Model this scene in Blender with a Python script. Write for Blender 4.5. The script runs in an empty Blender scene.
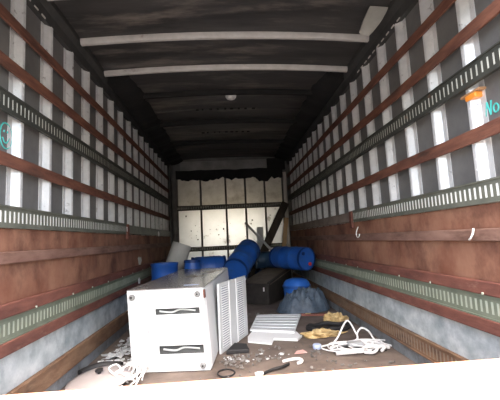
import bpy, bmesh, math, random
from mathutils import Vector, Matrix, noise

random.seed(7)
scn = bpy.context.scene
COL = scn.collection
PI = math.pi

# ------------------------------------------------------------------ camera
cam_d = bpy.data.cameras.new('camera')
cam = bpy.data.objects.new('camera', cam_d)
COL.objects.link(cam)
scn.camera = cam
cam_d.sensor_width = 36.0
cam_d.lens = 356.4 * 36.0 / 500.0
cam_d.clip_start = 0.02
CAM = Vector((-0.0671, 0.0, 0.9409))
cr, cu, cf = (Vector((0.99705941, -0.05915231, -0.04871904)), Vector((0.04196822, -0.11044365, 0.99299591)),
              Vector((0.06411871, 0.99212056, 0.10763636)))
cam.matrix_world = Matrix(((cr.x, cu.x, -cf.x, CAM.x), (cr.y, cu.y, -cf.y, CAM.y), (cr.z, cu.z, -cf.z, CAM.z), (0, 0, 0, 1)))

# ------------------------------------------------------------------ world, sun, exposure
world = bpy.data.worlds.new('sky')
scn.world = world
world.use_nodes = True
wn = world.node_tree.nodes
sky = wn.new('ShaderNodeTexSky')
sky.sky_type = 'NISHITA'
sky.sun_disc = False
sky.sun_elevation = math.radians(62)
sky.sun_rotation = math.radians(180)
sky.dust_density = 6.0
sky.air_density = 1.2
world.node_tree.links.new(sky.outputs[0], wn['Background'].inputs['Color'])
wn['Background'].inputs['Strength'].default_value = 0.55

sun_d = bpy.data.lights.new('sun', 'SUN')
sun_d.energy = 4.5
sun_d.angle = math.radians(0.6)
sun_d.color = (1.0, 0.95, 0.88)
sun = bpy.data.objects.new('sun', sun_d)
COL.objects.link(sun)
el, az = math.radians(81), math.radians(-12)      # high, behind the open doors
sdir = Vector((math.cos(el) * math.sin(az), -math.cos(el) * math.cos(az), math.sin(el)))
sun.rotation_euler = sdir.to_track_quat('Z', 'Y').to_euler()

vs = scn.view_settings
vs.view_transform = 'Standard'
vs.look = 'None'
vs.gamma = 1.0
vs.use_curve_mapping = False
vs.exposure = 1.15

# ------------------------------------------------------------------ materials
def mat(name, a, b=None, scale=6.0, rough=0.7, metal=0.0, bump=0.0, dirt=None, dirt_scale=3.0, dirt_lo=0.5, dirt_hi=0.7,
        stretch=(1, 1, 1), spec=0.4, bump_scale=None, rough_b=None, detail=6.0):
    m = bpy.data.materials.new(name)
    m.use_nodes = True
    n, l = m.node_tree.nodes, m.node_tree.links
    bs = n['Principled BSDF']
    bs.inputs['Roughness'].default_value = rough
    bs.inputs['Metallic'].default_value = metal
    bs.inputs['Specular IOR Level'].default_value = spec
    tc = n.new('ShaderNodeTexCoord')
    geo = n.new('ShaderNodeNewGeometry')
    mp = n.new('ShaderNodeMapping')
    mp.inputs['Scale'].default_value = stretch
    l.new(geo.outputs['Position'], mp.inputs['Vector'])
    nz = n.new('ShaderNodeTexNoise')
    nz.inputs['Scale'].default_value = scale
    nz.inputs['Detail'].default_value = detail
    nz.inputs['Roughness'].default_value = 0.62
    l.new(mp.outputs[0], nz.inputs['Vector'])
    ramp = n.new('ShaderNodeValToRGB')
    ramp.color_ramp.elements[0].position = 0.32
    ramp.color_ramp.elements[1].position = 0.68
    ramp.color_ramp.elements[0].color = (*a, 1)
    ramp.color_ramp.elements[1].color = (*(b or a), 1)
    l.new(nz.outputs['Fac'], ramp.inputs[0])
    out = ramp.outputs[0]
    if dirt:
        nd = n.new('ShaderNodeTexNoise')
        nd.inputs['Scale'].default_value = dirt_scale
        nd.inputs['Detail'].default_value = 8.0
        nd.inputs['Roughness'].default_value = 0.68
        l.new(mp.outputs[0], nd.inputs['Vector'])
        mr = n.new('ShaderNodeMapRange')
        mr.inputs['From Min'].default_value = dirt_lo
        mr.inputs['From Max'].default_value = dirt_hi
        l.new(nd.outputs['Fac'], mr.inputs['Value'])
        mx = n.new('ShaderNodeMix')
        mx.data_type = 'RGBA'
        l.new(mr.outputs[0], mx.inputs['Factor'])
        l.new(out, mx.inputs[6])
        mx.inputs[7].default_value = (*dirt, 1)
        out = mx.outputs[2]
        if rough_b is not None:
            rr = n.new('ShaderNodeMapRange')
            rr.inputs['To Min'].default_value = rough
            rr.inputs['To Max'].default_value = rough_b
            l.new(mr.outputs[0], rr.inputs['Value'])
            l.new(rr.outputs[0], bs.inputs['Roughness'])
            if metal > 0:
                rm = n.new('ShaderNodeMapRange')
                rm.inputs['To Min'].default_value = metal
                rm.inputs['To Max'].default_value = metal * 0.3
                l.new(mr.outputs[0], rm.inputs['Value'])
                l.new(rm.outputs[0], bs.inputs['Metallic'])
    l.new(out, bs.inputs['Base Color'])
    if bump:
        nb = n.new('ShaderNodeTexNoise')
        nb.inputs['Scale'].default_value = bump_scale or scale * 3
        nb.inputs['Detail'].default_value = 5.0
        l.new(mp.outputs[0], nb.inputs['Vector'])
        bp = n.new('ShaderNodeBump')
        bp.inputs['Strength'].default_value = bump
        bp.inputs['Distance'].default_value = 0.01
        l.new(nb.outputs['Fac'], bp.inputs['Height'])
        l.new(bp.outputs[0], bs.inputs['Normal'])
    return m

M = {}
M['skin'] = mat('grey_wall_skin', (.112, .108, .105), (.17, .166, .16), 5, .5, .0, .15, spec=.3)
M['stud'] = mat('galvanised_stud', (.76, .77, .77), (.90, .90, .90), 14, .36, .5, .1, dirt=(.16, .14, .13), dirt_scale=16, dirt_lo=.60, dirt_hi=.74, rough_b=.8)
M['slat'] = mat('red_brown_slat', (.098, .036, .025), (.20, .083, .051), 9, .75, 0, .4, dirt=(.06, .03, .022), dirt_scale=5, stretch=(2, .6, 3))
M['track_dark'] = mat('olive_track', (.036, .037, .032), (.058, .06, .05), 8, .6, .0, .1, dirt=(.20, .08, .04), dirt_scale=9, dirt_lo=.62, dirt_hi=.75)
M['track_mid'] = mat('grey_green_track', (.095, .10, .08), (.155, .16, .13), 8, .55, 0, .1, dirt=(.25, .11, .06), dirt_scale=7, dirt_lo=.62, dirt_hi=.75)
M['track_low'] = mat('green_track', (.12, .14, .10), (.19, .21, .155), 8, .6, 0, .1, dirt=(.13, .10, .07), dirt_scale=7, dirt_lo=.6, dirt_hi=.75)
M['slot_back'] = mat('pale_slot_backing', (.78, .79, .76), (.86, .87, .84), 12, .6, 0)
M['slot_back_dull'] = mat('dull_slot_backing', (.50, .50, .45), (.60, .61, .55), 12, .6, 0)
M['slot_back_low'] = mat('green_slot_backing', (.36, .39, .31), (.46, .49, .40), 12, .6, 0)
M['ply'] = mat('stained_plywood', (.18, .068, .040), (.33, .175, .112), 3.2, .72, 0, .35, dirt=(.10, .04, .026), dirt_scale=2.6, dirt_lo=.48, dirt_hi=.66, stretch=(1, 1, .8), bump_scale=22)
M['batten'] = mat('worn_batten', (.15, .075, .055), (.26, .155, .12), 7, .7, 0, .3, dirt=(.09, .045, .03), dirt_scale=5, stretch=(1, .5, 2))
M['bar'] = mat('dark_red_bar', (.10, .036, .028), (.20, .078, .055), 7, .7, 0, .4, dirt=(.26, .14, .10), dirt_scale=9, dirt_lo=.58, dirt_hi=.75, stretch=(1, .6, 2))
M['kick'] = mat('galvanised_kick_plate', (.40, .46, .47), (.72, .76, .76), 7, .5, .25, .1, dirt=(.28, .325, .345), dirt_scale=4, dirt_lo=.47, dirt_hi=.68, rough_b=.65, stretch=(1, 1, 1.2))
M['floor_track'] = mat('rusty_floor_rail', (.15, .075, .04), (.26, .16, .095), 8, .75, 0, .4, dirt=(.08, .05, .035), dirt_scale=6, stretch=(1, .6, 2))
M['floor_track_slot'] = mat('rusty_slot_backing', (.21, .155, .11), (.29, .23, .17), 9, .8)
M['strip'] = mat('grey_base_strip', (.20, .215, .22), (.33, .35, .36), 7, .6, .2, .2, dirt=(.10, .09, .08), dirt_scale=5)
M['floor'] = mat('dirty_floor', (.10, .076, .064), (.21, .165, .138), 3.0, .8, 0, .6, dirt=(.20, .155, .12), dirt_scale=4.5, dirt_lo=.54, dirt_hi=.75, bump_scale=16)
M['ceil'] = mat('sooty_roof_sheet', (.026, .025, .025), (.060, .057, .056), 1.6, .45, 0, .2, dirt=(.20, .175, .155), dirt_scale=1.3, dirt_lo=.52, dirt_hi=.72, stretch=(.8, 3.2, 1), bump_scale=9)
M['near_black'] = mat('matt_near_black', (.006, .006, .006), (.013, .012, .012), 5, .85, 0, .3)
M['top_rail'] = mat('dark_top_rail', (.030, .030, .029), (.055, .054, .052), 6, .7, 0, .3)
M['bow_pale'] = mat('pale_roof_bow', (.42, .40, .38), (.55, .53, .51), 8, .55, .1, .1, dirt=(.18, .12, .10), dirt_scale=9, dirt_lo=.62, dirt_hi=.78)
M['gusset'] = mat('cream_gusset', (.36, .35, .31), (.46, .45, .41), 8, .6, 0, .1)
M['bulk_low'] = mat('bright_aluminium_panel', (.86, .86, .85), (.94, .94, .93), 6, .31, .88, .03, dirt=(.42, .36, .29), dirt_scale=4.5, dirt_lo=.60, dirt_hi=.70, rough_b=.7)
M['bulk_up'] = mat('beige_bulkhead_panel', (.60, .57, .48), (.74, .71, .63), 5, .40, .7, .05, dirt=(.46, .42, .34), dirt_scale=3.5, dirt_lo=.5, dirt_hi=.7)  # upper panels: darker, beiger base colour than the lower ones
M['bulk_strip'] = mat('grey_header_strip', (.17, .165, .16), (.28, .27, .26), 4, .7, 0, .3)
M['divider'] = mat('dark_divider', (.075, .07, .062), (.12, .11, .10), 8, .7)
M['post'] = mat('grey_corner_post', (.10, .095, .09), (.17, .165, .16), 6, .6, .2)
M['post_pale'] = mat('pale_corner_post', (.50, .47, .43), (.66, .64, .60), 6, .6, .1)
M['white'] = mat('white_enamel', (.58, .60, .60), (.63, .65, .65), 3, .38, 0, dirt=(.50, .48, .44), dirt_scale=7, dirt_lo=.66, dirt_hi=.8, spec=.5)
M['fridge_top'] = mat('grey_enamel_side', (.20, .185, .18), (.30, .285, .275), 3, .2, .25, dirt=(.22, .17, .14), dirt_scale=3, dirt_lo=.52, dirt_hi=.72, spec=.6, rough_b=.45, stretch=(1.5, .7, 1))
M['white_plain'] = mat('white_plastic', (.80, .81, .81), (.84, .85, .85), 4, .5)
M['dark_in'] = mat('dark_inside', (.06, .062, .06), (.10, .105, .10), 8, .8)
M['foot'] = mat('grey_foot', (.20, .20, .19), (.28, .28, .27), 8, .6)
M['coil'] = mat('pale_tube', (.42, .44, .42), (.52, .54, .52), 8, .5)
M['seam'] = mat('grey_seam', (.36, .37, .37), (.42, .43, .43), 8, .6)
M['slot_grey'] = mat('grey_louvre_gap', (.28, .30, .33), (.34, .36, .39), 8, .7)
M['blue'] = mat('blue_plastic', (.014, .075, .33), (.022, .115, .45), 4, .42, 0, .05, dirt=(.03, .08, .20), dirt_scale=5, spec=.5)
M['blue_dark'] = mat('blue_plastic_rim', (.006, .028, .13), (.01, .045, .19), 4, .45, 0, .05)
M['blue_light'] = mat('bright_blue_plastic', (.025, .13, .52), (.04, .18, .62), 5, .42, 0, .05)
M['blue_dull'] = mat('dull_teal_plastic', (.03, .075, .15), (.05, .11, .20), 5, .5, 0, .05)
M['red'] = mat('red_cap', (.55, .03, .03), (.65, .05, .04), 5, .5)
M['roll'] = mat('grey_white_roll', (.36, .35, .32), (.46, .45, .42), 5, .8, 0, .1)
M['crate'] = mat('dark_crate', (.020, .017, .015), (.045, .037, .031), 7, .65, 0, .3)
M['crate_top'] = mat('dusty_crate_lid', (.13, .10, .08), (.21, .17, .135), 6, .7, 0, .4, dirt=(.14, .11, .08), dirt_scale=4)
M['tarp'] = mat('blue_grey_tarp', (.055, .08, .115), (.13, .165, .205), 9, .5, 0, .4, dirt=(.03, .04, .055), dirt_scale=8)
M['tarp_blue'] = mat('blue_tarp', (.018, .05, .14), (.03, .075, .19), 9, .6, 0, .3)
M['beam'] = mat('dark_timber', (.035, .026, .022), (.07, .055, .046), 8, .8, 0, .3, stretch=(1, 1, .4))
M['tan'] = mat('tan_board', (.40, .25, .13), (.55, .37, .21), 8, .7, 0, .2, stretch=(1, 1, .3))
M['stick'] = mat('pale_grey_conduit', (.44, .45, .43), (.54, .55, .53), 6, .5)
M['foam'] = mat('yellow_foam', (.45, .30, .12), (.66, .50, .26), 16, .9, 0, .8)
M['rope'] = mat('white_cord', (.72, .71, .69), (.82, .81, .79), 12, .6)
M['rubber'] = mat('black_rubber', (.012, .012, .012), (.028, .026, .026), 8, .6)
M['red_wood'] = mat('red_splintered_wood', (.16, .045, .035), (.27, .11, .075), 12, .8, 0, .3)
M['lid'] = mat('dull_pink_grey_metal', (.40, .36, .35), (.50, .45, .44), 4, .5, .1)
M['flake'] = mat('white_flakes', (.48, .50, .50), (.68, .69, .69), 20, .8)
M['rubble'] = mat('grey_rubble', (.10, .09, .08), (.26, .24, .22), 14, .85)
M['pink'] = mat('pink_paper', (.62, .32, .29), (.70, .42, .38), 9, .8)
M['paleblue'] = mat('pale_blue_plastic', (.35, .42, .62), (.48, .55, .70), 9, .6)
M['amber'] = mat('amber_lens', (.75, .22, .02), (.85, .32, .05), 9, .3, spec=.6)
M['amber_base'] = mat('tan_lamp_base', (.38, .20, .10), (.48, .27, .14), 9, .7)
M['teal'] = mat('teal_marker', (.07, .50, .46), (.10, .58, .52), 9, .6)
M['lamp'] = mat('frosted_lamp_dome', (.60, .59, .56), (.72, .71, .68), 9, .4)
M['lamp_pale'] = mat('pale_grey_board', (.52, .53, .54), (.60, .61, .62), 6, .6)
M['rust'] = mat('rusty_edge', (.40, .19, .11), (.52, .30, .20), 14, .8, 0, .4)
M['cover'] = mat('grey_brown_cover', (.17, .13, .105), (.26, .21, .175), 7, .7, 0, .2)
M['gate'] = mat('worn_white_tailgate', (.36, .355, .345), (.42, .41, .40), 5, .6, 0, .1, dirt=(.34, .18, .13), dirt_scale=3.2, dirt_lo=.64, dirt_hi=.72)
M['yard'] = mat('gravel_yard', (.13, .125, .115), (.20, .19, .175), 1.2, .9, 0, .3)
M['outside'] = mat('white_truck_outside', (.70, .70, .69), (.76, .76, .75), 2, .5)

# ------------------------------------------------------------------ mesh helpers
def box(bm, x0, x1, y0, y1, z0, z1):
    vs = [bm.verts.new(p) for p in ((x0, y0, z0), (x1, y0, z0), (x1, y1, z0), (x0, y1, z0), (x0, y0, z1), (x1, y0, z1), (x1, y1, z1), (x0, y1, z1))]
    for q in ((3, 2, 1, 0), (4, 5, 6, 7), (0, 1, 5, 4), (1, 2, 6, 5), (2, 3, 7, 6), (3, 0, 4, 7)):
        bm.faces.new([vs[i] for i in q])
    return vs

def prism(bm, pts, d):
    """closed polygon of 3-D points extruded along vector d"""
    d = Vector(d)
    a = [bm.verts.new(p) for p in pts]
    b = [bm.verts.new(Vector(p) + d) for p in pts]
    n = len(pts)
    bm.faces.new(a[::-1]); bm.faces.new(b)
    for i in range(n):
        bm.faces.new((a[i], a[(i + 1) % n], b[(i + 1) % n], b[i]))

def rings(bm, rr, cap0=True, cap1=True):
    """skin a list of vertex rings"""
    R = [[bm.verts.new(p) for p in r] for r in rr]
    n = len(R[0])
    for a, b in zip(R, R[1:]):
        for i in range(n):
            bm.faces.new((a[i], a[(i + 1) % n], b[(i + 1) % n], b[i]))
    if cap0: bm.faces.new(R[0][::-1])
    if cap1: bm.faces.new(R[-1])

def lathe(bm, prof, n=28, cap0=True, cap1=True, mtx=None):
    """profile [(radius, height)] about +z"""
    out = []
    for r, h in prof:
        ring = [Vector((r * math.cos(2 * PI * i / n), r * math.sin(2 * PI * i / n), h)) for i in range(n)]
        out.append([mtx @ p for p in ring] if mtx else ring)
    rings(bm, out, cap0, cap1)

def catmull(pts, k=6, closed=False):
    P = [Vector(p) for p in pts]
    out, n = [], len(P)
    for i in range(n if closed else n - 1):
        g = lambda j: P[j % n] if closed else P[min(max(j, 0), n - 1)]
        p0, p1, p2, p3 = g(i - 1), g(i), g(i + 1), g(i + 2)
        for j in range(k):
            t = j / k
            out.append(0.5 * ((2 * p1) + (p2 - p0) * t + (2 * p0 - 5 * p1 + 4 * p2 - p3) * t * t + (3 * p1 - p0 - 3 * p2 + p3) * t ** 3))
    if not closed: out.append(P[-1])
    return out

def tube(bm, pts, r, n=6, closed=False, flat=1.0):
    pts = [Vector(p) for p in pts]
    m = len(pts)
    rr, up = [], Vector((0.13, 0.21, 0.97)).normalized()
    for i, p in enumerate(pts):
        if closed: t = pts[(i + 1) % m] - pts[i - 1]
        else: t = pts[min(i + 1, m - 1)] - pts[max(i - 1, 0)]
        t.normalize()
        a = t.cross(up)
        if a.length < 1e-3: a = t.cross(Vector((1, 0, 0)))
        a.normalize(); b = a.cross(t); b.normalize()
        rr.append([p + (a * math.cos(2 * PI * j / n) + b * math.sin(2 * PI * j / n) * flat) * r for j in range(n)])
    if closed:
        R = [[bm.verts.new(p) for p in r_] for r_ in rr]
        for i in range(m):
            A, B = R[i], R[(i + 1) % m]
            for j in range(n): bm.faces.new((A[j], A[(j + 1) % n], B[(j + 1) % n], B[j]))
    else: rings(bm, rr)

def obj(name, bm, m, parent=None, smooth=False, bevel=0.0, loc=None, seg=2):
    me = bpy.data.meshes.new(name)
    bmesh.ops.recalc_face_normals(bm, faces=bm.faces)
    bm.to_mesh(me); bm.free()
    me.materials.append(M[m])
    o = bpy.data.objects.new(name, me)
    COL.objects.link(o)
    if smooth:
        for p in me.polygons: p.use_smooth = True
        try: me.set_sharp_from_angle(angle=math.radians(smooth if smooth is not True else 40))
        except Exception: pass
    if bevel:
        md = o.modifiers.new('bevel', 'BEVEL')
        md.width = bevel; md.segments = seg; md.limit_method = 'ANGLE'
    if parent: o.parent = parent
    if loc is not None: o.location = loc
    return o

def NB(): return bmesh.new()

def bx(name, m, parent, x0, x1, y0, y1, z0, z1, bevel=0.0):
    b = NB(); box(b, x0, x1, y0, y1, z0, z1)
    return obj(name, b, m, parent, bevel=bevel)

def tag(o, label, cat, group=None, kind=None):
    o['label'] = label
    o['category'] = cat
    if group: o['group'] = group
    if kind: o['kind'] = kind
    return o

def empty(name, loc, rz=0, rot=None):
    o = bpy.data.objects.new(name, None)
    COL.objects.link(o)
    o.location = loc
    o.rotation_euler = rot if rot else (0, 0, rz)
    o.empty_display_size = .1
    return o

def spin_to(axis):
    return Vector(axis).normalized().to_track_quat('Z', 'Y').to_matrix().to_4x4()

# ------------------------------------------------------------------ the setting: yard, box floor, walls, roof
Y0, Y1 = 1.45, 7.42            # rear opening, front bulkhead
WX = 1.22                      # inner face of the slats
SK = 1.272                     # inner face of the wall skin
ZR = 2.615                     # roof at the side walls

b = NB()
g = 40.0
vsq = [b.verts.new(p) for p in ((-g, -g, -1.15), (g, -g, -1.15), (g, g, -1.15), (-g, g, -1.15))]
b.faces.new(vsq)
yard = tag(obj('ground', b, 'yard'), 'pale gravel yard the truck stands on, outside the open end', 'ground', kind='structure')

b = NB(); box(b, -SK, SK, 1.2, Y1, -.12, 0)
floor = tag(obj('floor', b, 'floor'), 'dark dirty wooden floor of the truck box strewn with debris', 'floor', kind='structure')

STUD0, SP = 2.07, .334
PITCH = SP / 8.5

def track(name, parent, s, y0, y1, z0, z1, xf, m, mb, slot=.45, lip=.24, pitch=PITCH, x_t=.02):
    """a slotted steel logistics track: two lipped flanges, upright rungs between the slots, a backing strip"""
    b = NB()
    h = z1 - z0
    a0, a1 = z0 + h * lip, z1 - h * lip
    def sx(q): return s * q
    def bb(xa, xb, ya, yb, za, zb):
        box(b, min(sx(xa), sx(xb)), max(sx(xa), sx(xb)), ya, yb, za, zb)
    bb(xf + .006, xf + x_t, y0, y1, z0, a0)
    bb(xf + .006, xf + x_t, y0, y1, a1, z1)
    bb(xf, xf + .0065, y0, y1, z0, z0 + h * .07)          # rolled lips along the edges
    bb(xf, xf + .0065, y0, y1, z1 - h * .07, z1)
    n = int((y1 - y0) / pitch)
    for i in range(n + 1):
        ya = y0 + i * pitch
        yb = min(ya + pitch * (1 - slot), y1)
        if yb > ya: bb(xf + .006, xf + .0085, ya, yb, a0, a1)
    o = obj(name, b, m, parent)
    bk = NB()
    box(bk, min(sx(xf + .0088), sx(xf + x_t)), max(sx(xf + .0088), sx(xf + x_t)), y0 + .002, y1 - .002, a0, a1)
    obj('backing_strip', bk, mb, o)
    return o

def side_wall(s):
    nm = 'wall_left' if s < 0 else 'wall_right'
    def R(xa, xb): return (min(s * xa, s * xb), max(s * xa, s * xb))
    def bxs(name, m, xa, xb, y0, y1, z0, z1, bevel=0.0, parent=None):
        x0, x1 = R(xa, xb)
        return bx(name, m, parent or w, x0, x1, y0, y1, z0, z1, bevel)
    b = NB(); x0, x1 = R(SK, SK + .03); box(b, x0, x1, Y0, Y1 + .05, -.12, ZR + .12)
    w = obj(nm, b, 'skin')
    # hat-section studs, sharing one mesh
    b = NB()
    prof = [(SK, -.062), (SK - .004, -.062), (SK - .005, -.028), (1.239, .006), (1.236, .012), (1.236, .032), (SK, .038)]
    prism(b, [(s * x, y, 1.02) for x, y in prof], (0, 0, 2.475 - 1.02))
    # rivet columns on the face
    for z in [1.24 + .055 * i for i in range(22)]:
        for yy in (-.045, .022):
            x0, x1 = R(1.2345, 1.2365) if yy > 0 else R(SK - .0055, SK - .003)
            box(b, x0, x1, yy - .004, yy + .004, z - .004, z + .004)
    first = None
    for k in range(-1, 16):
        y = STUD0 + k * SP
        if first is None:
            first = obj('stud', b, 'stud', w); o = first
        else:
            o = first.copy(); COL.objects.link(o); o.parent = w
        o.location = (0, y, 0)
    # three horizontal slats on the studs, slightly bowed, in two lengths each
    for z, h in ((2.217, .066), (1.958, .07), (1.416, .072)):
        for ya, yb in ((Y0 - .06, 4.6), (4.606, Y1 - .02)):
            b = NB()
            N = 12
            rr = []
            for i in range(N + 1):
                y = ya + (yb - ya) * i / N
                dz = .008 * noise.noise(Vector((y * 1.3, z * 3, s)))
                x0, x1 = R(WX, 1.2355)
                rr.append([(x0, y, z - h / 2 + dz), (x1, y, z - h / 2 + dz), (x1, y, z + h / 2 + dz), (x0, y, z + h / 2 + dz)])
            rings(b, rr)
            obj('slat', b, 'slat', w, bevel=.003)
    # slotted tracks
    track('upper_track', w, s, Y0 + .01, Y1 - .02, 1.675, 1.79, 1.2125, 'track_dark', 'slot_back_dull', slot=.36, x_t=.023)
    brk = 3.60 if s > 0 else 4.12
    track('middle_track', w, s, Y0 + .01, brk, 1.058, 1.176, 1.2125, 'track_mid', 'slot_back', slot=.46, x_t=.023)
    bxs('cover_strip', 'cover' if s > 0 else 'track_mid', 1.212, 1.2355, brk + .075, Y1 - .02, 1.06, 1.165, .004)
    bxs('joint_plate', 'bar', 1.20, 1.2355, brk + .005, brk + .07, 1.0, 1.172, .004)
    # plywood sheets with a batten across
    ys = [Y0 + .01, 2.66, 5.1, Y1 - .02]
    for ya, yb in zip(ys, ys[1:]):
        bxs('plywood_sheet', 'ply', 1.224, 1.25, ya + .002, yb - .002, .935, 1.056)
        bxs('plywood_sheet', 'ply', 1.224, 1.25, ya + .002, yb - .002, .672, .87)
    bxs('batten', 'batten', 1.203, 1.25, Y0 + .01, Y1 - .02, .871, .934, .005)
    bxs('upper_bar', 'bar', 1.197, 1.25, Y0 + .01, Y1 - .02, .602, .671, .006)
    track('lower_track', w, s, Y0 + .01, Y1 - .02, .484, .601, 1.204, 'track_low', 'slot_back_low', slot=.5, x_t=.03)
    bxs('lower_bar', 'bar', 1.195, 1.25, Y0 + .01, Y1 - .02, .416, .483, .006)
    for ya, yb in zip(ys, ys[1:]):
        bxs('kick_plate', 'kick', 1.235, 1.26, ya + .001, yb - .001, .214, .4155)
    if s > 0:
        track('floor_track', w, s, Y0 + .01, Y1 - .02, .092, .213, 1.208, 'floor_track', 'floor_track_slot', slot=.5, lip=.2, x_t=.03)
    else:
        bxs('floor_rail', 'floor_track', 1.206, 1.25, Y0 + .01, Y1 - .02, .092, .213, .005)
    bxs('base_strip', 'strip', 1.228, 1.26, Y0 + .01, Y1 - .02, .001, .0915)
    # dark roof rail along the top, with a flange and a row of pale rivets
    b = NB()
    pr = [(SK, 2.47), (1.238, 2.47), (1.236, 2.55), (1.225, 2.57), (1.21, 2.60), (1.21, 2.66), (SK, 2.66)]
    prism(b, [(s * x, Y0, z) for x, z in pr], (0, Y1 - Y0, 0))
    rail = obj('roof_rail', b, 'top_rail', w)
    b = NB()
    for i in range(10 if s > 0 else 3):
        y = (2.35 if s > 0 else 2.1) + i * .09
        x0, x1 = R(1.232, 1.239)
        box(b, x0, x1, y, y + .045, 2.474, 2.482 + .004 * random.random())
    obj('rivet_row', b, 'post_pale', rail)
    # sooty fouling that hangs along the roof corner
    b = NB()
    N = 60
    rr = []
    for i in range(N + 1):
        y = 3.5 + (Y1 - .03 - 3.5) * i / N
        q = min(1, i / 5)
        e = .035 * noise.noise(Vector((y * 4, s * 3, 1.1))) + .03 * noise.noise(Vector((y * 11, s, 5)))
        xi = 1.05 + e - .06 * q
        zi = 2.555 - .03 * q + e * .5
        x_o = 1.205
        rr.append([(s * x_o, y, 2.545), (s * (x_o - .03), y, zi), (s * xi, y, 2.590 + e * .2), (s * (xi - .03), y, 2.635), (s * x_o, y, 2.645)])
    rings(b, rr)
    obj('soot_crust', b, 'near_black', w, smooth=60)
    return w

wl = side_wall(-1)
tag(wl, 'left truck wall with galvanised studs, red slats and plywood lower half', 'wall', kind='structure')
wr = side_wall(1)
tag(wr, 'right truck wall with galvanised studs, red slats and plywood lower half', 'wall', kind='structure')

# left wall: torn paper and pale marks on the lower boards; right wall: hooks
def wall_bit(name, s, y, z, pts, m, xf, th=.004, parent=None):
    b = NB()
    prism(b, [(s * xf, y + p[0], z + p[1]) for p in pts], (s * th, 0, 0))
    return obj(name, b, m, parent)
wall_bit('torn_label', -1, 4.73, .725, [(-.10, .04), (-.03, .055), (.0, .03), (.06, .05), (.10, .0), (.03, -.05), (-.05, -.045), (-.07, .0)], 'slot_back_dull', 1.2195, parent=wl)
for yy, zz, k in ((4.155, 1.118, 1.0), (5.95, 1.09, 1.3), (4.567, .49, 1.1), (5.65, .50, 1.3)):
    wall_bit('pale_fastener', -1, yy, zz, [(-.04 * k, .02), (0, .035 * k), (.045 * k, .01), (.03 * k, -.035 * k), (-.03 * k, -.03)], 'rope', 1.190 if zz < .6 else 1.2075, .006, wl)
for i in range(9):
    for s, w in ((-1, wl), (1, wr)):
        y = 1.75 + i * .42 + .1 * random.random()
        wall_bit('bolt_head', s, y, .605 + .004, [(-.008, .0), (-.004, .007), (.004, .007), (.008, .0), (.004, -.006), (-.004, -.006)], 'slot_back_low', 1.193, .004, w)
def hook(y, z, pts):
    b = NB(); tube(b, catmull([(1.197 - p[2], y + p[0], z + p[1]) for p in pts], 5), .005, 6)
    obj('hook', b, 'slot_back', wr, smooth=True)
hook(3.42, .955, [(.02, .05, -.01), (.03, .0, .01), (.0, -.045, .02), (-.05, -.05, .02), (-.055, -.02, .01)])
hook(1.80, .90, [(-.02, .035, -.002), (-.03, .01, .012), (-.01, -.015, .014), (.02, -.02, .0)])

# teal marker: a little face drawn on the left wall, letters on the right wall
def marker(name, s, strokes, label):
    b = NB()
    for st in strokes:
        tube(b, catmull([(s * (SK - .002), y, z) for y, z in st], 6), .0042, 5)
    return obj(name, b, 'teal', wl if s < 0 else wr)
cy, cz = 1.992, 1.57
circ = [(cy + .052 * math.cos(a), cz + .072 * math.sin(a)) for a in [2 * PI * i / 14 for i in range(15)]]
marker('marker_face', -1, [circ, [(cy - .028, cz - .015), (cy - .012, cz - .038), (cy + .012, cz - .036), (cy + .028, cz - .008)],
                           [(cy - .016, cz + .028), (cy - .016, cz + .016)], [(cy + .014, cz + .03), (cy + .014, cz + .018)]], '')
ny, nz_ = 1.684, 1.535
marker('marker_letters', 1, [[(ny, nz_ - .035), (ny - .012, nz_ + .035)], [(ny - .012, nz_ + .035), (ny - .030, nz_ - .035)], [(ny - .030, nz_ - .035), (ny - .042, nz_ + .035)],
                             [(ny - .068 + .016 * math.cos(a), nz_ - .014 + .021 * math.sin(a)) for a in [2 * PI * i / 10 for i in range(11)]]], '')

# amber marker lamp under the upper track on the right
al = empty('marker_lamp', (1.245, 1.74, 1.640))
b = NB(); box(b, -.012, .039, -.075, .075, .0, .014); obj('lamp_base', b, 'amber_base', al, bevel=.004)
b = NB(); prism(b, [(-.018, -.05, -.0), (.03, -.05, -.0), (.03, -.04, .0), (.03, .03, .0), (-.018, .03, 0)], (0, 0, -.03)); obj('amber_lens', b, 'amber', al, bevel=.006)
tag(al, 'small amber marker lamp under the upper slotted track of the right wall', 'lamp')

# ---- roof sheets and bows
def roofz(x): return ZR + .045 * (1 - (x / 1.2) ** 2)
def arch(bm, y0, y1, dz, th, xw=1.2, n=14):
    rr = []
    for i in range(n + 1):
        x = -xw + 2 * xw * i / n
        z = roofz(x) + dz
        rr.append([(x, y0, z), (x, y1, z), (x, y1, z + th), (x, y0, z + th)])
    rings(bm, rr)
b = NB(); arch(b, Y0, Y1 + .05, .035, .04, 1.315, 16)
ceiling = obj('ceiling', b, 'top_rail')
tag(ceiling, 'low sooty roof of the truck box with cross bows', 'ceiling', kind='structure')
seams = [Y0, 2.28, 2.84, 3.40, 4.0, 4.58, 5.03, 5.6, 6.1, 6.75, Y1 - .01]
for i, (ya, yb) in enumerate(zip(seams, seams[1:])):
    b = NB(); arch(b, ya + .004, yb - .004, .012 if i % 2 else .016, .012, 1.2)
    obj('roof_sheet', b, 'ceil', ceiling)
def bow(y, m, w, d):
    b = NB()
    rr = []
    n = 18
    for i in range(n + 1):
        x = -1.205 + 2.41 * i / n
        z = roofz(x) + .010
        rr.append([(x, y - w / 2, z), (x, y - w / 2, z - d * .5), (x, y - w * .25, z - d), (x, y + w * .25, z - d), (x, y + w / 2, z - d * .5), (x, y + w / 2, z)])
    rings(b, rr)
    return obj('roof_bow', b, m, ceiling, smooth=35)
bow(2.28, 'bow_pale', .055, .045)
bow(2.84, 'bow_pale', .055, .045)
bow(3.40, 'bow_pale', .055, .045)
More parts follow.
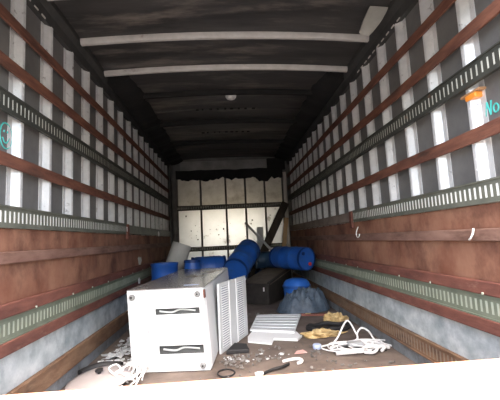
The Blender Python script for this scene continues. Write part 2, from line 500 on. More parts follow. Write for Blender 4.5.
for y in (4.0, 5.03, 6.1): bow(y, 'near_black', .07, .05)  # rear bows take the near-black material, front ones the pale
for y in (4.58, 5.6):          # rivet lines on the seams between bows
    b = NB()
    for i in range(9):
        x = -.42 + .09 * i + random.uniform(-.02, .02)
        box(b, x, x + random.uniform(.015, .05), y - .012, y + .012, roofz(x) + .001, roofz(x) + .02)
    obj('seam_rivets', b, 'near_black', ceiling)

# curved cream gussets by the roof corners near the opening
for s in (1, -1):
    b = NB()
    sh = [(1.06, 2.625), (1.20, 2.615), (1.18, 2.575), (1.14, 2.51), (1.085, 2.445), (1.05, 2.412), (.985, 2.42), (.975, 2.44), (1.005, 2.52)]
    prism(b, [(s * x, 2.43 if s > 0 else 2.0, z) for x, z in sh], (0, .04, 0))
    obj('gusset', b, 'gusset', ceiling)

# dome lamp on the roof
dl = empty('dome_lamp', (.03, 4.10, 2.655))
b = NB(); lathe(b, [(.072, .025), (.078, .0), (.074, -.012)], 24); obj('lamp_ring', b, 'post', dl, smooth=True)
b = NB(); lathe(b, [(.066, -.010), (.062, -.028), (.048, -.046), (.026, -.056), (.006, -.058)], 24); obj('lamp_dome', b, 'lamp', dl, smooth=True)
tag(dl, 'small frosted round dome lamp on the sooty roof', 'lamp')

# ---- front bulkhead
b = NB(); box(b, -SK, SK, Y1, Y1 + .05, -.12, ZR + .12)
wb = obj('wall_back', b, 'skin')
tag(wb, 'front bulkhead at the far end with bright panels and slotted tracks', 'wall', kind='structure')
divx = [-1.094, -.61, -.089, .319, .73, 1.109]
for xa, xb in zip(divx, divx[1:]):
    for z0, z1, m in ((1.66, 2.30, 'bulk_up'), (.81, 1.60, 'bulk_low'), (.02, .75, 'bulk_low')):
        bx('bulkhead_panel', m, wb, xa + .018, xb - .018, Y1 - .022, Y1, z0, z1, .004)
for i, x in enumerate(divx):
    bx('divider', 'divider', wb, x - .019, x + .019, Y1 - .034, Y1, .0, 2.36, .003)
def btrack(z0, z1):
    b = NB(); y0, y1 = Y1 - .042, Y1 - .036
    h = z1 - z0
    box(b, -1.1, 1.11, y0, y1, z0, z0 + h * .28); box(b, -1.1, 1.11, y0, y1, z1 - h * .28, z1)
    n = int(2.21 / .05)
    for i in range(n):
        box(b, -1.1 + i * .05, -1.1 + i * .05 + .03, y0, y1, z0 + h * .28, z1 - h * .28)
    o = obj('bulkhead_track', b, 'divider', wb)
    bk = NB(); box(bk, -1.098, 1.108, y1 - .006, y1 + .002, z0 + h * .28, z1 - h * .28)
    obj('backing_strip', bk, 'slot_back_dull', o)
btrack(1.575, 1.675)
btrack(.735, .825)
# sooty header with a ragged hanging edge, and the grey strip above
b = NB()
N = 50
top, bot = [], []
for i in range(N + 1):
    x = -1.12 + 2.24 * i / N
    e = .07 * noise.noise(Vector((x * 3.1, 4, 2))) + .06 * noise.noise(Vector((x * 11, 1, 7)))
    if .62 < x < .86: e -= .07
    bot.append((x, 2.205 + e)); top.append((x, 2.40 + .02 * noise.noise(Vector((x * 4, 9, 3)))))
rr = []
for (x, z), (x2, z2) in zip(bot, top):
    rr.append([(x, Y1 - .075, z), (x, Y1 - .005, z - .0), (x, Y1 - .005, z2), (x, Y1 - .085, z2)])
rings(b, rr)
obj('sooty_header', b, 'near_black', wb)
bx('header_strip', 'bulk_strip', wb, -1.02, .80, Y1 - .06, Y1, 2.40, 2.60, .02)
bx('header_block', 'near_black', wb, .80, 1.18, Y1 - .09, Y1, 2.36, 2.61, .01)
for xx, m, wd in ((-1.15, 'post', .05), (1.16, 'post_pale', .04)):
    b = NB(); lathe(b, [(wd, 0.0), (wd, 2.30 if xx > 0 else 2.52)], 14, mtx=Matrix.Translation((xx, Y1 - .06, .0)))
    obj('corner_post', b, m, wb, smooth=40)
bx('corner_board', 'post', wb, -1.215, -1.2, Y1 - .25, Y1, 0, 2.45)
b = NB()
for i in range(26):          # grime spots and gouges on the lower panels
    x, z = random.uniform(-1.05, 1.05), random.uniform(.95, 1.5)
    w_, h_ = random.uniform(.008, .03), random.uniform(.006, .035)
    box(b, x, x + w_, Y1 - .025, Y1 - .0215, z, z + h_)
obj('gouge_marks', b, 'divider', wb)['kind'] = 'stuff'

# ------------------------------------------------------------------ unseen rear door frame, added to cut light on the near walls
b = NB(); box(b, -SK, SK, Y0 - .08, Y0 - .002, 2.20, 2.70)
tr = obj('blocker_header_1', b, 'outside'); tag(tr, 'unseen header added above the open end to cut the light', 'door frame', kind='structure')
for s_ in (-1, 1):
    bx('blocker_post', 'outside', tr, min(s_ * 1.235, s_ * 1.29), max(s_ * 1.235, s_ * 1.29), Y0 - .08, Y0 - .002, -.12, 2.199)
# ------------------------------------------------------------------ tailgate at the open end
tg = empty('tailgate', (0, 1.30, 0))
tg.scale.z = .97
b = NB()
pr = [(.05, .0), (.05, .445), (.035, .457), (-.36, .457), (-.375, .445), (-.375, .40), (-.0, .40), (-.0, .0)]
prism(b, [(-1.19, y, z) for y, z in pr], (2.38, 0, 0)); obj('gate_panel', b, 'gate', tg, bevel=.006)
b = NB()
for i in range(60):
    x = -1.18 + i * 2.36 / 60
    w_ = .008 + .012 * abs(noise.noise(Vector((x * 6, 2, 3))))
    box(b, x, x + 2.36 / 60, .045 - w_, .0495, .4455, .4585)
obj('rusty_edge', b, 'rust', tg)
for x in (-.9, 0, .9):
    b = NB(); prism(b, [(x - .015, -.0, .05), (x - .015, -.0, .40), (x - .015, -.30, .40)], (.03, 0, 0)); obj('gate_rib', b, 'gate', tg)
for i in range(6):
    x = -1.0 + i * .4
    b = NB(); lathe(b, [(.012, 0), (.012, .006), (.006, .009)], 10, mtx=Matrix.Translation((x, -.30, .457))); obj('rivet', b, 'slot_back', tg)
tag(tg, 'sunlit white tailgate ledge with rust patches across the open end', 'tailgate')

# ------------------------------------------------------------------ refrigerator lying on its side
RZ = math.radians(-5.5)
fr = empty('refrigerator', (-.815, 2.775, 0), RZ)
FW, FH, FL = .585, .60, 1.80
b = NB(); box(b, 0, FW, .03, FL, .004, FH - .006); obj('cabinet', b, 'white', fr, bevel=.008)
b = NB(); box(b, .0, FW, .012, FL + .002, FH - .006, FH); obj('side_panel', b, 'fridge_top', fr, bevel=.002)
# base plate with two openings
def plate_with_holes(w, h, holes, th):
    xs = sorted({0, w, *[q for hh in holes for q in hh[:2]]})
    zs = sorted({0, h, *[q for hh in holes for q in hh[2:]]})
    b = NB()
    V = {}
    def v(i, j):
        if (i, j) not in V: V[i, j] = b.verts.new((xs[i], 0, zs[j]))
        return V[i, j]
    for i in range(len(xs) - 1):
        for j in range(len(zs) - 1):
            cx, cz_ = (xs[i] + xs[i + 1]) / 2, (zs[j] + zs[j + 1]) / 2
            if any(h_[0] < cx < h_[1] and h_[2] < cz_ < h_[3] for h_ in holes): continue
            b.faces.new((v(i, j), v(i + 1, j), v(i + 1, j + 1), v(i, j + 1)))
    r = bmesh.ops.extrude_face_region(b, geom=b.faces[:])
    for e in r['geom']:
        if isinstance(e, bmesh.types.BMVert): e.co.y += th
    return b
holes = [(.205, .535, .405, .452), (.212, .540, .122, .186)]
b = plate_with_holes(FW - .01, FH - .012, holes, .012)
bp_ = obj('base_plate', b, 'white', fr, bevel=.003); bp_.location = (.005, 0, .006)
b = NB(); box(b, .19, .56, .0295, .0305, .10, .47); obj('recess', b, 'dark_in', fr)
for i, (x0, x1, z0, z1) in enumerate(holes):
    b = NB()
    zc = (z0 + z1) / 2 + .006
    tube(b, catmull([(x0 + .03, .022, zc), (x0 + .12, .022, zc - .012), (x0 + .19, .022, zc + .008), (x0 + .30, .022, zc - .004)], 6), .007, 8)
    obj('coil_tube', b, 'coil', fr, smooth=True)
    b = NB()
    box(b, x0 + .0, x1 + .01, -.004, .001, z1 + .005, z1 + .009); box(b, x0 + .0, x1 + .01, -.004, .001, z0 + .001, z0 + .005)
    obj('slot_lip', b, 'white_plain', fr)
b = NB(); box(b, .155, .462, -.0035, .002, .21, .408); obj('access_cover', b, 'white_plain', fr, bevel=.0025)
b = NB(); box(b, .155, .46, -.0006, .0005, .203, .2085); box(b, .1485, .1525, -.0006, .0005, .08, .45); box(b, .02, .15, -.0006, .0005, .452, .455); box(b, .02, .15, -.0006, .0005, .09, .093)
obj('seam_lines', b, 'seam', fr)
b = NB(); box(b, .139, .152, -.003, .001, .285, .315); obj('latch', b, 'seam', fr, bevel=.002)
for x, z in ((.045, .548), (.535, .553), (.53, .045), (.045, .042)):
    b = NB(); lathe(b, [(.021, 0), (.021, .014), (.015, .022)], 16, mtx=Matrix.Translation((x, 0, z)) @ Matrix.Rotation(PI / 2, 4, 'X'))
    f_ = obj('foot', b, 'foot', fr, smooth=40)
    b = NB(); lathe(b, [(.007, 0), (.007, .004)], 10, mtx=Matrix.Translation((x, -.022, z)) @ Matrix.Rotation(PI / 2, 4, 'X')); obj('foot_bolt', b, 'rubber', f_)
for x, z in ((.20, .475), (.30, .48), (.50, .475), (.28, .06), (.40, .07), (.12, .20)):
    b = NB(); lathe(b, [(.004, 0), (.004, .002)], 8, mtx=Matrix.Translation((x, 0, z)) @ Matrix.Rotation(PI / 2, 4, 'X')); obj('screw', b, 'foot', fr)
b = NB(); box(b, .40, .52, .15, .19, FH, FH + .001); obj('sticker', b, 'paleblue', fr)
b = NB(); box(b, FW - .012, FW + .004, .0, .05, .52, .58); obj('hinge', b, 'bar', fr, bevel=.003)
b = NB(); box(b, FW, FW + .003, .05, FL - .02, .02, FH - .02); obj('door_edge', b, 'white_plain', fr, bevel=.001)
for ch in fr.children_recursive:          # the cabinet has racked a little to the left
    for v in ch.data.vertices: v.co.x -= .062 * (v.co.z + ch.location.z)
tag(fr, 'white refrigerator lying down, its base with two slots and four feet towards us', 'refrigerator')

# white vented panel standing on edge against its right side
pd = Vector((.25, .56, 0)).normalized()
vp = empty('vented_panel', (-.168, 3.08, 0), math.atan2(pd.y, pd.x))
LN, HT = .625, .575
b = NB(); box(b, 0, LN, 0, .02, 0, HT); obj('panel_body', b, 'white', vp, bevel=.004)
for xx in (.20, .36):
    b = NB(); box(b, xx, xx + .006, -.006, .001, .0, HT); obj('panel_rib', b, 'white_plain', vp, bevel=.002)
for xx in (.05, .40):
    b = NB(); box(b, xx, xx + .125, -.0015, .0005, .03, HT - .03); obj('louvre_gap', b, 'slot_grey', vp)
for i in range(26):
    for xx in (.045, .395):
        b = NB(); z = .035 + i * .0198
        prism(b, [(xx, -.001, z), (xx, -.006, z + .002), (xx, -.001, z + .0105)], (.135, 0, 0))
        obj('louvre', b, 'white_plain', vp)
tag(vp, 'white vented panel with a louvre column standing beside the refrigerator', 'panel')

# white sheet on the floor and the slatted shelf on top
ws = empty('white_sheet', (0, 0, 0))
b = NB(); prism(b, [(.15, 3.78, .004), (.075, 3.52, .004), (.067, 3.35, .004), (.271, 3.23, .004), (.305, 3.37, .004), (.511, 3.29, .004), (.575, 3.40, .004), (.55, 3.66, .004)], (0, 0, .012)); obj('sheet', b, 'white_plain', ws, bevel=.003)
b = NB(); prism(b, [(.305, 3.37, .014), (.511, 3.29, .014), (.575, 3.40, .014), (.572, 3.41, .014), (.509, 3.298, .014), (.309, 3.378, .014)], (0, 0, .012)); obj('sheet_lip', b, 'white_plain', ws)
tag(ws, 'flat white plastic sheet on the floor under the slatted shelf', 'sheet')
sh = empty('slatted_shelf', (.107, 3.70, .017))
A, B_, C_, D_ = Vector((0, 0, 0)), Vector((.418, -.185, 0)), Vector((.638, .58, 0)), Vector((.125, .68, 0))
b = NB()
for p, q in ((A, B_), (B_, C_), (C_, D_), (D_, A)):
    t = (q - p).normalized(); nrm = Vector((-t.y, t.x, 0))
    prism(b, [p, q, q + nrm * .014, p + nrm * .014], (0, 0, .015))
obj('shelf_frame', b, 'white_plain', sh)
b = NB(); prism(b, [A + Vector((.01, .01, .001)), B_ + Vector((-.01, .01, .001)), C_ + Vector((-.01, -.01, .001)), D_ + Vector((.01, -.01, .001))], (0, 0, .004)); obj('shelf_tray', b, 'slot_grey', sh)
for i in range(6):
    u0, u1 = (i + .1) / 6, (i + .62) / 6
    p0, p1 = A.lerp(D_, u0), B_.lerp(C_, u0)
    q0, q1 = A.lerp(D_, u1), B_.lerp(C_, u1)
    b = NB(); prism(b, [p0 + Vector((0, 0, .008)), p1 + Vector((0, 0, .008)), q1 + Vector((0, 0, .008)), q0 + Vector((0, 0, .008))], (0, 0, .009)); obj('slat', b, 'white_plain', sh)
tag(sh, 'white slatted shelf lying on the white sheet on the floor', 'shelf')

# ------------------------------------------------------------------ blue drums and rolls at the far end
def drum(p0, p1, r, label, m='blue', bungs=False, cap=False, r1=None, name='drum'):
    """a plastic drum from end p0 (towards us) to p1 with rolled rims, hoops and bungs"""
    p0, p1 = Vector(p0), Vector(p1)
    L = (p1 - p0).length
    e = empty(name, p0)
    e.rotation_euler = (p1 - p0).to_track_quat('Z', 'Y').to_euler()
    r1 = r1 or r
    b = NB()
    prof = [(r * .82, .014), (r * .9, .010), (r * .93, .02), (r * .95, .045), (r, .08), (r, L * .30), (r * 1.025, L * .32), (r * 1.025, L * .345), (r, L * .365),
            (r1, L * .635), (r1 * 1.025, L * .655), (r1 * 1.025, L * .68), (r1, L * .70), (r1, L - .08), (r1 * .95, L - .045), (r1 * .93, L - .02), (r1 * .9, L - .01), (r1 * .82, L - .014)]
    lathe(b, prof, 32); obj('drum_body', b, m, e, smooth=35)
    for z0, z1, rr in ((0, .035, r), (L - .035, L, r1)):
        b = NB(); R_ = [(rr * .90, z0), (rr * .985, z0), (rr * 1.0, z0 + .006), (rr * 1.0, z1 - .006), (rr * .985, z1), (rr * .90, z1)]
        lathe(b, R_, 32, False, False); obj('rim', b, 'blue_dark' if m == 'blue' else m, e, smooth=35)
    if bungs:
        for a, mm in ((.9, 'blue_dark'), (.9 + PI, 'red')):
            b = NB(); lathe(b, [(.024, 0), (.024, .018), (.016, .022)], 14, mtx=Matrix.Translation((r * .58 * math.cos(a), r * .58 * math.sin(a), .014)) @ Matrix.Rotation(PI, 4, 'X'))
            obj('bung', b, mm, e, smooth=40)
    tag(e, label, 'drum', 'blue drums at the far end')
    return e

# upright drum with the pale roll leaning out of it
d0 = empty('open_drum', (-.895, 4.66, 0))
b = NB()
lathe(b, [(.13, .0), (.155, .01), (.165, .04), (.165, .22), (.170, .235), (.165, .25), (.165, .45), (.170, .465), (.165, .48), (.165, .65), (.172, .66), (.172, .685), (.155, .685), (.152, .03), (.02, .025)], 32, True, True)
obj('drum_body', b, 'blue', d0, smooth=35)
tag(d0, 'open blue drum standing by the left wall in front of a grey roll', 'drum', 'blue drums at the far end')
ro = empty('carpet_roll', (-1.045, 5.10, .05))
ax = Vector((.315, .08, .87)).normalized()
mt = spin_to(ax)
b = NB(); lathe(b, [(.012, .0), (.128, .0), (.132, .01), (.138, .91), (.132, .92), (.115, .92), (.115, .90), (.012, .90)], 28, mtx=mt); 
obj('roll_body', b, 'roll', ro, smooth=35)
tag(ro, 'pale grey carpet roll leaning just behind the open blue drum', 'roll')

drum((.0, 4.86, .52), (.235, 5.46, .775), .175, 'large blue drum tilted upwards behind the vented panel')
drum((1.00, 4.93, .625), (.66, 5.50, .64), .163, 'blue drum with a red bung in its end, resting high by the right wall', bungs=True)
drum((-.56, 4.80, .0), (-.56, 4.80, .70), .11, 'narrow blue drum standing just behind the refrigerator', name='narrow_drum')
drum((-.62, 5.25, .545), (-.13, 5.31, .545), .17, 'blue drum lying crosswise behind the refrigerator')
drum((-.52, 5.16, .185), (.04, 5.10, .185), .18, 'blue drum on the floor beneath the crosswise drum')
drum((.40, 6.52, .19), (.98, 6.57, .19), .19, 'blue drum on the floor behind the dark crate')
drum((.40, 6.50, .545), (.84, 6.55, .545), .15, 'dull blue drum in the gap between the two raised drums', m='blue_dull')

# ------------------------------------------------------------------ dark crate
ct = empty('crate', (.075, 5.36, 0), math.atan2(-.25, .406))
CW, CD, H0, H1 = .46, .90, .265, .415
b = NB(); prism(b, [(0, 0, 0), (0, CD, 0), (0, CD, H1), (0, 0, H0)], (CW, 0, 0)); obj('crate_body', b, 'crate', ct, bevel=.006)
b = NB(); prism(b, [(-.012, -.02, H0 + .001), (-.012, CD + .01, H1 + .003), (-.012, CD + .01, H1 + .023), (-.012, -.02, H0 + .021)], (CW + .03, 0, 0)); obj('crate_lid', b, 'crate_top', ct, bevel=.004)
b = NB(); prism(b, [(-.014, -.026, H0 + .022), (-.014, .012, H0 + .027), (-.014, .012, H0 - .02), (-.014, -.026, H0 - .02)], (CW + .034, 0, 0)); obj('lid_edge', b, 'crate', ct)
b = NB(); prism(b, [(CW - .02, .0, H0 + .024), (CW + .02, .0, H0 + .024), (CW + .02, CD, H1 + .026), (CW - .02, CD, H1 + .026)], (0, 0, .02)); obj('lid_rail', b, 'crate', ct)
b = NB(); box(b, CW * .84, CW * .88, -.034, -.022, H0 - .075, H0 - .02); obj('latch', b, 'rope', ct, bevel=.002)
b = NB(); prism(b, [(.07, .25, H0 + .052), (.09, .25, H0 + .052), (.23, .60, H0 + .11), (.21, .60, H0 + .11)], (0, 0, .012)); obj('lid_strip', b, 'amber_base', ct)
for x in (.0, CW - .05):
    b = NB(); box(b, x, x + .05, -.012, .0, .0, H0 - .022); obj('corner_batten', b, 'crate', ct, bevel=.003)
tag(ct, 'dark crate with a dusty sloping lid on the floor among the drums', 'crate')

# ------------------------------------------------------------------ tarp heap with the blue lid poking out
tc_ = empty('tarp_heap', (.845, 4.62, 0))
b = NB()
NR, NA = 40, 96
rr = []
for i in range(NR + 1):
    t = i / NR
    ring = []
    for j in range(NA):
        a = 2 * PI * j / NA
        edge = 1 + .10 * noise.noise(Vector((math.cos(a) * 2, math.sin(a) * 2, 3))) + .05 * math.sin(a * 9 + 1)
        x, y = (.33 if math.cos(a) > 0 else .35) * edge * (1 - t) * math.cos(a), .20 * edge * (1 - t) * math.sin(a)
        q = 1 - (1 - t) ** 3.6
        z = (.225 + .20 * (x + .1)) * q
        wr_ = 1 - abs(noise.noise(Vector((x * 9 + 2 * y, y * 11, 4.2))))
        w2_ = 1 - abs(noise.noise(Vector((x * 20 - 8 * y, y * 16, 8.1))))
        z += (.05 * noise.noise(Vector((x * 7, y * 7, 1))) + .075 * (wr_ ** 3 - .5) + .035 * (w2_ ** 3 - .5)) * min(1, 3 * t)
        z += .022 * math.sin(a * 8 + 5 * t + 3 * noise.noise(Vector((x * 5, y * 5, 0)))) * (1 - t) * min(1, 6 * t)
        ring.append((x, y, max(.003, z)))
    rr.append(ring)
rings(b, rr[:-1], True, True)
obj('tarp_cloth', b, 'tarp', tc_, smooth=50)
b = NB()
fold = [[(-.12 + .16 * u_, -.22 + .10 * math.sin(u_ * 4) + .0, .30 + .03 * math.sin(u_ * 7) - .22 * (v_) - .02 * u_) for v_ in (0, .33, .66, 1)] for u_ in [k / 10 for k in range(11)]]
tag(tc_, 'crumpled blue-grey tarpaulin heap by the right wall', 'tarpaulin')
b.free()
bl = empty('blue_tub', (.85, 5.03, 0))
b = NB(); lathe(b, [(.02, .0), (.16, .0), (.17, .02), (.185, .24), (.19, .25), (.19, .27), (.183, .28), (.176, .305), (.145, .34), (.08, .36), (.008, .365)], 30); obj('tub_body', b, 'blue_light', bl, smooth=35)
b = NB(); lathe(b, [(.19, .242), (.197, .247), (.197, .268), (.19, .273)], 30, False, False); obj('tub_rim', b, 'blue', bl, smooth=35)
tag(bl, 'bright blue domed tub half hidden by the grey tarpaulin', 'tub')
rw = empty('broken_board', (.70, 4.30, .0), math.radians(-8))
b = NB(); prism(b, [(0, 0, .003), (.33, -.03, .003), (.37, .02, .003), (.30, .035, .003), (.22, .025, .003), (.05, .05, .003)], (0, 0, .022)); obj('board', b, 'red_wood', rw)
b = NB(); prism(b, [(.10, .0, .026), (.16, -.005, .026), (.17, .015, .026), (.11, .02, .026)], (0, 0, .006)); obj('splinter', b, 'foam', rw)
tag(rw, 'splintered red board on the floor in front of the tarpaulin', 'board')

# ------------------------------------------------------------------ timbers leaning at the far end
def plank(name, p0, p1, w, t, m, label, cat, flat=Vector((0, 1, 0))):
    p0, p1 = Vector(p0), Vector(p1)
    d = (p1 - p0).normalized()
    sd = d.cross(flat).normalized(); n_ = sd.cross(d).normalized()
    b = NB()
    rr = []
    for i in range(7):
        c = p0.lerp(p1, i / 6) + sd * .006 * noise.noise(Vector((i * 1.3, p0.x, 2)))
        rr.append([c - sd * w / 2 - n_ * t / 2, c + sd * w / 2 - n_ * t / 2, c + sd * w / 2 + n_ * t / 2, c - sd * w / 2 + n_ * t / 2])
    rings(b, rr)
    return tag(obj(name, b, m, bevel=.003), label, cat)
plank('timber_beam', (.27, 6.95, .04), (1.13, 7.24, 1.64), .15, .055, 'beam', 'dark timber beam leaning in the far right corner', 'beam')
plank('conduit', (.725, 6.2, .66), (.29, 7.3, 1.262), .042, .04, 'stick', 'long pale conduit leaning diagonally in front of the bulkhead', 'pipe')
plank('tan_board', (.92, 7.12, .02), (1.125, 7.2, 1.33), .085, .02, 'tan', 'tan board standing under the dark beam in the far corner', 'board')
plank('grey_board', (.565, 7.28, .01), (.585, 7.34, 1.17), .13, .018, 'lamp_pale', 'narrow grey board propped upright against the bright bulkhead', 'board')

# ------------------------------------------------------------------ litter on the floor
def lump(name, c, sx, sy, sz, m, seed, label, cat, rz=0, rough=.35):
    bm = NB()
    bmesh.ops.create_icosphere(bm, subdivisions=4, radius=1)
    for v in bm.verts:
        n_ = v.co.normalized()
        k = 1 + rough * noise.noise(n_ * 2.1 + Vector((seed, 0, 0))) + rough * .5 * noise.noise(n_ * 5.3 + Vector((0, seed, 0))) + rough * .25 * noise.noise(n_ * 12 + Vector((0, 0, seed)))
        v.co = Vector((n_.x * sx * k, n_.y * sy * k, max(0, (n_.z * .75 + .45) * sz * k)))
    o = obj(name, bm, m, smooth=60, loc=c)
    o.rotation_euler = (0, 0, rz)
    return tag(o, label, cat)
lump('foam_scrap', (.76, 3.40, .002), .17, .075, .045, 'foam', 1.3, 'long yellow foam scrap in front of the black hose', 'foam', math.radians(4), .55)
lump('foam_scrap', (1.035, 3.86, .002), .125, .085, .075, 'foam', 5.1, 'lumpy yellow foam scrap near the right wall', 'foam', .2, .5)
# black hose coil between the scraps
b = NB()
pts = [(.90 + .22 * math.cos(a) , 3.63 + .12 * math.sin(a), .022 + .016 * math.sin(3 * a) ** 2) for a in [2 * PI * i / 20 for i in range(20)]]
tube(b, catmull(pts, 3, True), .02, 8, True)
tag(obj('rubber_hose', b, 'rubber', smooth=True), 'flattened black rubber hose loop on the floor', 'hose')
b = NB(); prism(b, [(.76, 3.60, .002), (.86, 3.56, .002), (1.02, 3.60, .002), (1.03, 3.68, .002), (.92, 3.71, .002), (.78, 3.68, .002)], (0, 0, .012))
tag(obj('rubber_mat', b, 'rubber', bevel=.003), 'black rubber scrap lying inside the hose loop', 'scrap')

# white cord tangle with two standing hoops
ctg = empty('cord_tangle', (.93, 2.98, 0))
def cord(name, pts, r, closed=False, m='rope'):
    b = NB(); tube(b, catmull(pts, 6, closed), r, 7, closed); return obj(name, b, m, ctg, smooth=True)
cord('hoop', [(-.16, .10, .012), (-.10, .13, .07), (-.04, .16, .15), (.0, .18, .185), (.03, .18, .17), (.06, .16, .10), (.065, .12, .05), (-.02, .09, .02), (-.10, .07, .012)], .0075, True)
cord('hoop', [(.07, .12, .03), (.075, .14, .09), (.12, .15, .125), (.17, .13, .10), (.20, .10, .04), (.22, .07, .014), (.14, .06, .012), (.08, .08, .016)], .0075, True)
rnd = random.Random(11)
for k in range(7):
    c0 = Vector((rnd.uniform(-.10, .12), rnd.uniform(-.12, .10), 0))
    pts = []
    a0, rad = rnd.uniform(0, 6.3), rnd.uniform(.07, .17)
    for i in range(9):
        a = a0 + i * .62
        pts.append(c0 + Vector((rad * 1.25 * math.cos(a), rad * .75 * math.sin(a), .012 + .010 * k * .5 + .018 * rnd.random())))
    cord('strand', pts, .0046)
cord('strand', [(-.2, .02, .012), (-.08, .05, .03), (.06, .04, .035), (.16, .06, .03), (.27, .02, .015), (.30, -.02, .012)], .007)
cord('strand', [(-.26, .09, .012), (-.15, .11, .02), (-.02, .10, .03), (.10, .11, .03), (.22, .07, .02)], .007)
cord('plug_lead', [(-.20, -.13, .02), (-.12, -.14, .024), (-.05, -.135, .024), (.02, -.12, .03)], .016)
cord('plug_lead', [(.02, -.15, .02), (.08, -.18, .024), (.13, -.13, .04), (.08, -.08, .045), (.03, -.11, .04)], .012)
cord('plug_lead', [(.16, -.14, .018), (.20, -.10, .03), (.16, -.05, .03), (.21, -.02, .02), (.25, -.08, .02)], .012)
b = NB(); box(b, -.06, .06, -.04, .035, .025, .06); obj('adapter', b, 'seam', ctg, bevel=.006)
b = NB(); prism(b, [(-.20, -.06, .002), (-.05, -.12, .002), (.22, -.10, .002), (.24, .03, .002), (.05, .09, .002), (-.17, .05, .002)], (0, 0, .006)); obj('dark_cloth', b, 'rubber', ctg)
tag(ctg, 'tangle of white cords with two standing hoops on the floor', 'cord')

# small items
b = NB(); lathe(b, [(.032, .0), (.036, .006), (.036, .03), (.03, .038), (.0, .038)][:-1], 18); tag(obj('bottle_cap', b, 'paleblue', smooth=40, loc=(.63, 3.05, .003)), 'pale blue bottle cap on the floor left of the cords', 'cap')
b = NB(); prism(b, [(-.05, -.02, 0), (.0, -.045, .008), (.055, -.01, .0), (.03, .03, .012), (-.02, .035, .004)], (0, 0, .004)); tag(obj('paper_scrap', b, 'pink', loc=(.47, 2.97, .004)), 'crumpled pink paper scrap on the dark floor', 'paper')
b = NB(); tube(b, catmull([(.30, 2.78, .012), (.36, 2.80, .014), (.42, 2.80, .016), (.445, 2.77, .014), (.43, 2.735, .012), (.40, 2.72, .012)], 6), .011, 8); tag(obj('plastic_hook', b, 'rope', smooth=True), 'white plastic hook on the floor near the tailgate', 'hook')
b = NB(); tube(b, catmull([(.13, 2.57, .010), (.20, 2.62, .015), (.28, 2.65, .02), (.335, 2.72, .012)], 6), .010, 8); wv = obj('black_wire', b, 'rubber', smooth=True)
tag(wv, 'short black wire with a white plug on the floor', 'wire')
b = NB(); tube(b, catmull([(.075, 2.555, .014), (.10, 2.56, .016), (.128, 2.57, .012)], 4), .014, 8); obj('plug', b, 'rope', wv, smooth=True)
b = NB(); prism(b, [(-.055, 3.27, .003), (.05, 3.215, .003), (.065, 3.06, .003), (-.13, 3.05, .003)], (0, 0, .035)); tag(obj('black_case', b, 'rubber', bevel=.008), 'flat black case on the floor beside the refrigerator', 'case')
b = NB(); tube(b, catmull([(-.125 + .06 * math.cos(a), 2.64 + .07 * math.sin(a), .009) for a in [2 * PI * i / 12 for i in range(12)]], 4, True), .005, 6, True); tag(obj('dark_cable_ring', b, 'rubber', smooth=True), 'thin dark cable ring at the foot of the refrigerator', 'cable')

# pan lid at the bottom left with strings over it and a dark hose behind
ld = empty('pan_lid', (-.985, 2.62, 0), rot=(math.radians(5), math.radians(-3), 0))
b = NB(); lathe(b, [(.02, .03), (.20, .03), (.205, .036), (.19, .042), (.15, .058), (.08, .07), (.02, .074)], 36); obj('lid_disc', b, 'lid', ld, smooth=40)
b = NB(); lathe(b, [(.205, .028), (.212, .032), (.212, .038), (.203, .042)], 36, False, False); obj('lid_rim', b, 'lid', ld, smooth=40)
b = NB(); lathe(b, [(.012, .07), (.012, .088), (.026, .092), (.026, .104), (.01, .106)], 16); obj('lid_knob', b, 'rubber', ld, smooth=40)
b = NB(); lathe(b, [(.17, -.02), (.18, -.02), (.18, .03), (.17, .03)], 30, True, False); obj('lid_base', b, 'rubber', ld, smooth=40)
tag(ld, 'dull pinkish grey pan lid on the floor by the left wall', 'lid')
b = NB()
tube(b, catmull([(-1.185, 2.78, .03), (-1.15, 2.83, .035), (-1.07, 2.89, .04), (-.98, 2.90, .035), (-.92, 2.89, .03)], 6), .026, 8)
tag(obj('dark_hose', b, 'rubber', smooth=True), 'short dark hose curving behind the pan lid', 'hose')
st = empty('string_tangle', (-.79, 2.62, .0))
rnd = random.Random(4)
for k in range(7):
    a0 = rnd.uniform(0, 6.28)
    c0 = Vector((rnd.uniform(-.05, .06), rnd.uniform(-.04, .03), .0))
    pts = [c0 + Vector((.095 * math.cos(a0 + i * .8) * rnd.uniform(.6, 1.1), .075 * math.sin(a0 + i * .8) * rnd.uniform(.5, 1.1), .075 + .035 * math.sin(i + k))) for i in range(7)]
    pts[0].z = .006; pts[-1].z = .006
    b = NB(); tube(b, catmull(pts, 5), .0055, 6); obj('strand', b, 'rope', st, smooth=True)
tag(st, 'loose tangle of white string in front of the refrigerator', 'string')

# plaster flakes and grit: nobody could count them
TAKEN = [(.62, 3.42, .16), (.82, 3.40, .14), (1.035, 3.86, .16), (.90, 3.63, .27), (.93, 2.98, .30), (-.985, 2.62, .25), (-.79, 2.62, .13), (-.20, 2.66, .12),
         (.63, 3.05, .06), (.47, 2.97, .08), (.38, 2.76, .10), (.22, 2.64, .14), (-.985, 3.62, .13), (-1.06, 3.18, .10), (.865, 4.62, .38), (.80, 4.30, .18), (.95, 4.27, .18),
         (.825, 5.03, .23), (-.56, 4.80, .15), (-.895, 4.66, .21), (-1.05, 2.86, .10), (.0, 3.15, .15)]
def taken(x, y):
    if any((x - a) ** 2 + (y - c) ** 2 < r_ * r_ for a, c, r_ in TAKEN): return True
    if -.90 + .096 * (y - 2.7) < x < -.19 + .096 * (y - 2.7) and 2.68 < y < 4.62: return True      # refrigerator
    if 3.02 < y < 3.75 and abs(x - (-.168 + .446 * (y - 3.08))) < .06: return True              # vented panel
    if 0 < x < .80 and 3.18 < y < 4.42: return True                                               # sheet and shelf
    return y > 4.65 and -.7 < x < 1.1                                                             # drums and crate

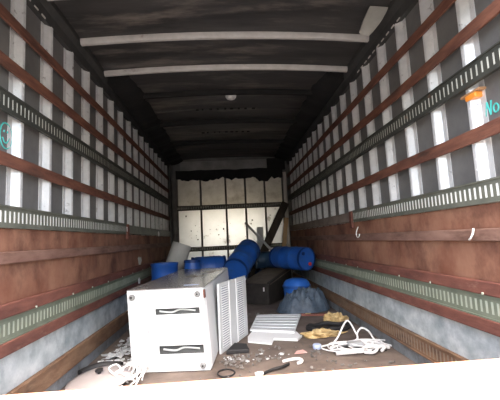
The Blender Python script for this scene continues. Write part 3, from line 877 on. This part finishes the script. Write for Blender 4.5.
def scatter(name, m, n, spots, smin, smax, hz, label, cat, seed):
    rnd = random.Random(seed)
    b = NB()
    done = 0
    while done < n:
        x0, y0, rx, ry = rnd.choice(spots)
        x, y = rnd.gauss(x0, rx), rnd.gauss(y0, ry)
        if not (-1.16 < x < 1.16 and 1.6 < y < 7.1) or taken(x, y): continue
        done += 1
        s_ = rnd.uniform(smin, smax) * rnd.uniform(.4, 1)
        a = rnd.uniform(0, 6.28); k = rnd.choice((4, 5, 6))
        z = .001 + .002 * rnd.random()
        prism(b, [(x + s_ * rnd.uniform(.5, 1) * math.cos(a + 2 * PI * j / k), y + s_ * rnd.uniform(.5, 1) * math.sin(a + 2 * PI * j / k), z + hz * rnd.random()) for j in range(k)], (0, 0, hz * rnd.uniform(.5, 1)))
    return tag(obj(name, b, m), label, cat, kind='stuff')
left_spots = [(-1.03, 3.35, .07, .25), (-1.0, 3.0, .09, .12), (-.98, 3.7, .06, .2), (-1.08, 2.95, .06, .12)]
scatter('plaster_flakes', 'flake', 150, left_spots, .012, .06, .012, 'white plaster flakes scattered between refrigerator and left wall', 'debris', 3)
scatter('floor_grit', 'rubble', 420, left_spots + [(.1, 3.0, .5, .4), (.5, 2.8, .4, .3), (.5, 4.5, .4, .2), (-.1, 2.9, .12, .12)], .006, .03, .010, 'grey grit and chips scattered over the dark floor', 'debris', 5)
scatter('pale_chips', 'flake', 26, [(-.05, 2.92, .10, .08), (.15, 3.05, .12, .10), (.2, 2.9, .25, .15)], .008, .035, .006, 'pale chips on the floor right of the refrigerator', 'debris', 8)
for i, (x, y, s_, lab) in enumerate(((-.985, 3.62, .10, 'largest crumpled white paper on the floor left of the refrigerator'), (-1.06, 3.18, .07, 'small crumpled white paper close to the left wall'))):
    b = NB()
    bmesh.ops.create_grid(b, x_segments=8, y_segments=8, size=s_)
    for v in b.verts:
        v.co.z = .018 + .03 * noise.noise(Vector((v.co.x * 22, v.co.y * 22, i * 3))) + .01 * noise.noise(Vector((v.co.x * 60, v.co.y * 60, i)))
        v.co.x *= 1 + .25 * noise.noise(Vector((v.co.y * 20, 3, i))); v.co.y *= 1.3
    r_ = bmesh.ops.extrude_face_region(b, geom=b.faces[:])
    for e in r_['geom']:
        if isinstance(e, bmesh.types.BMVert): e.co.z += .002
    tag(obj('crumpled_paper', b, 'flake', loc=(x, y, .0)), lab, 'paper', 'crumpled papers by the left wall')
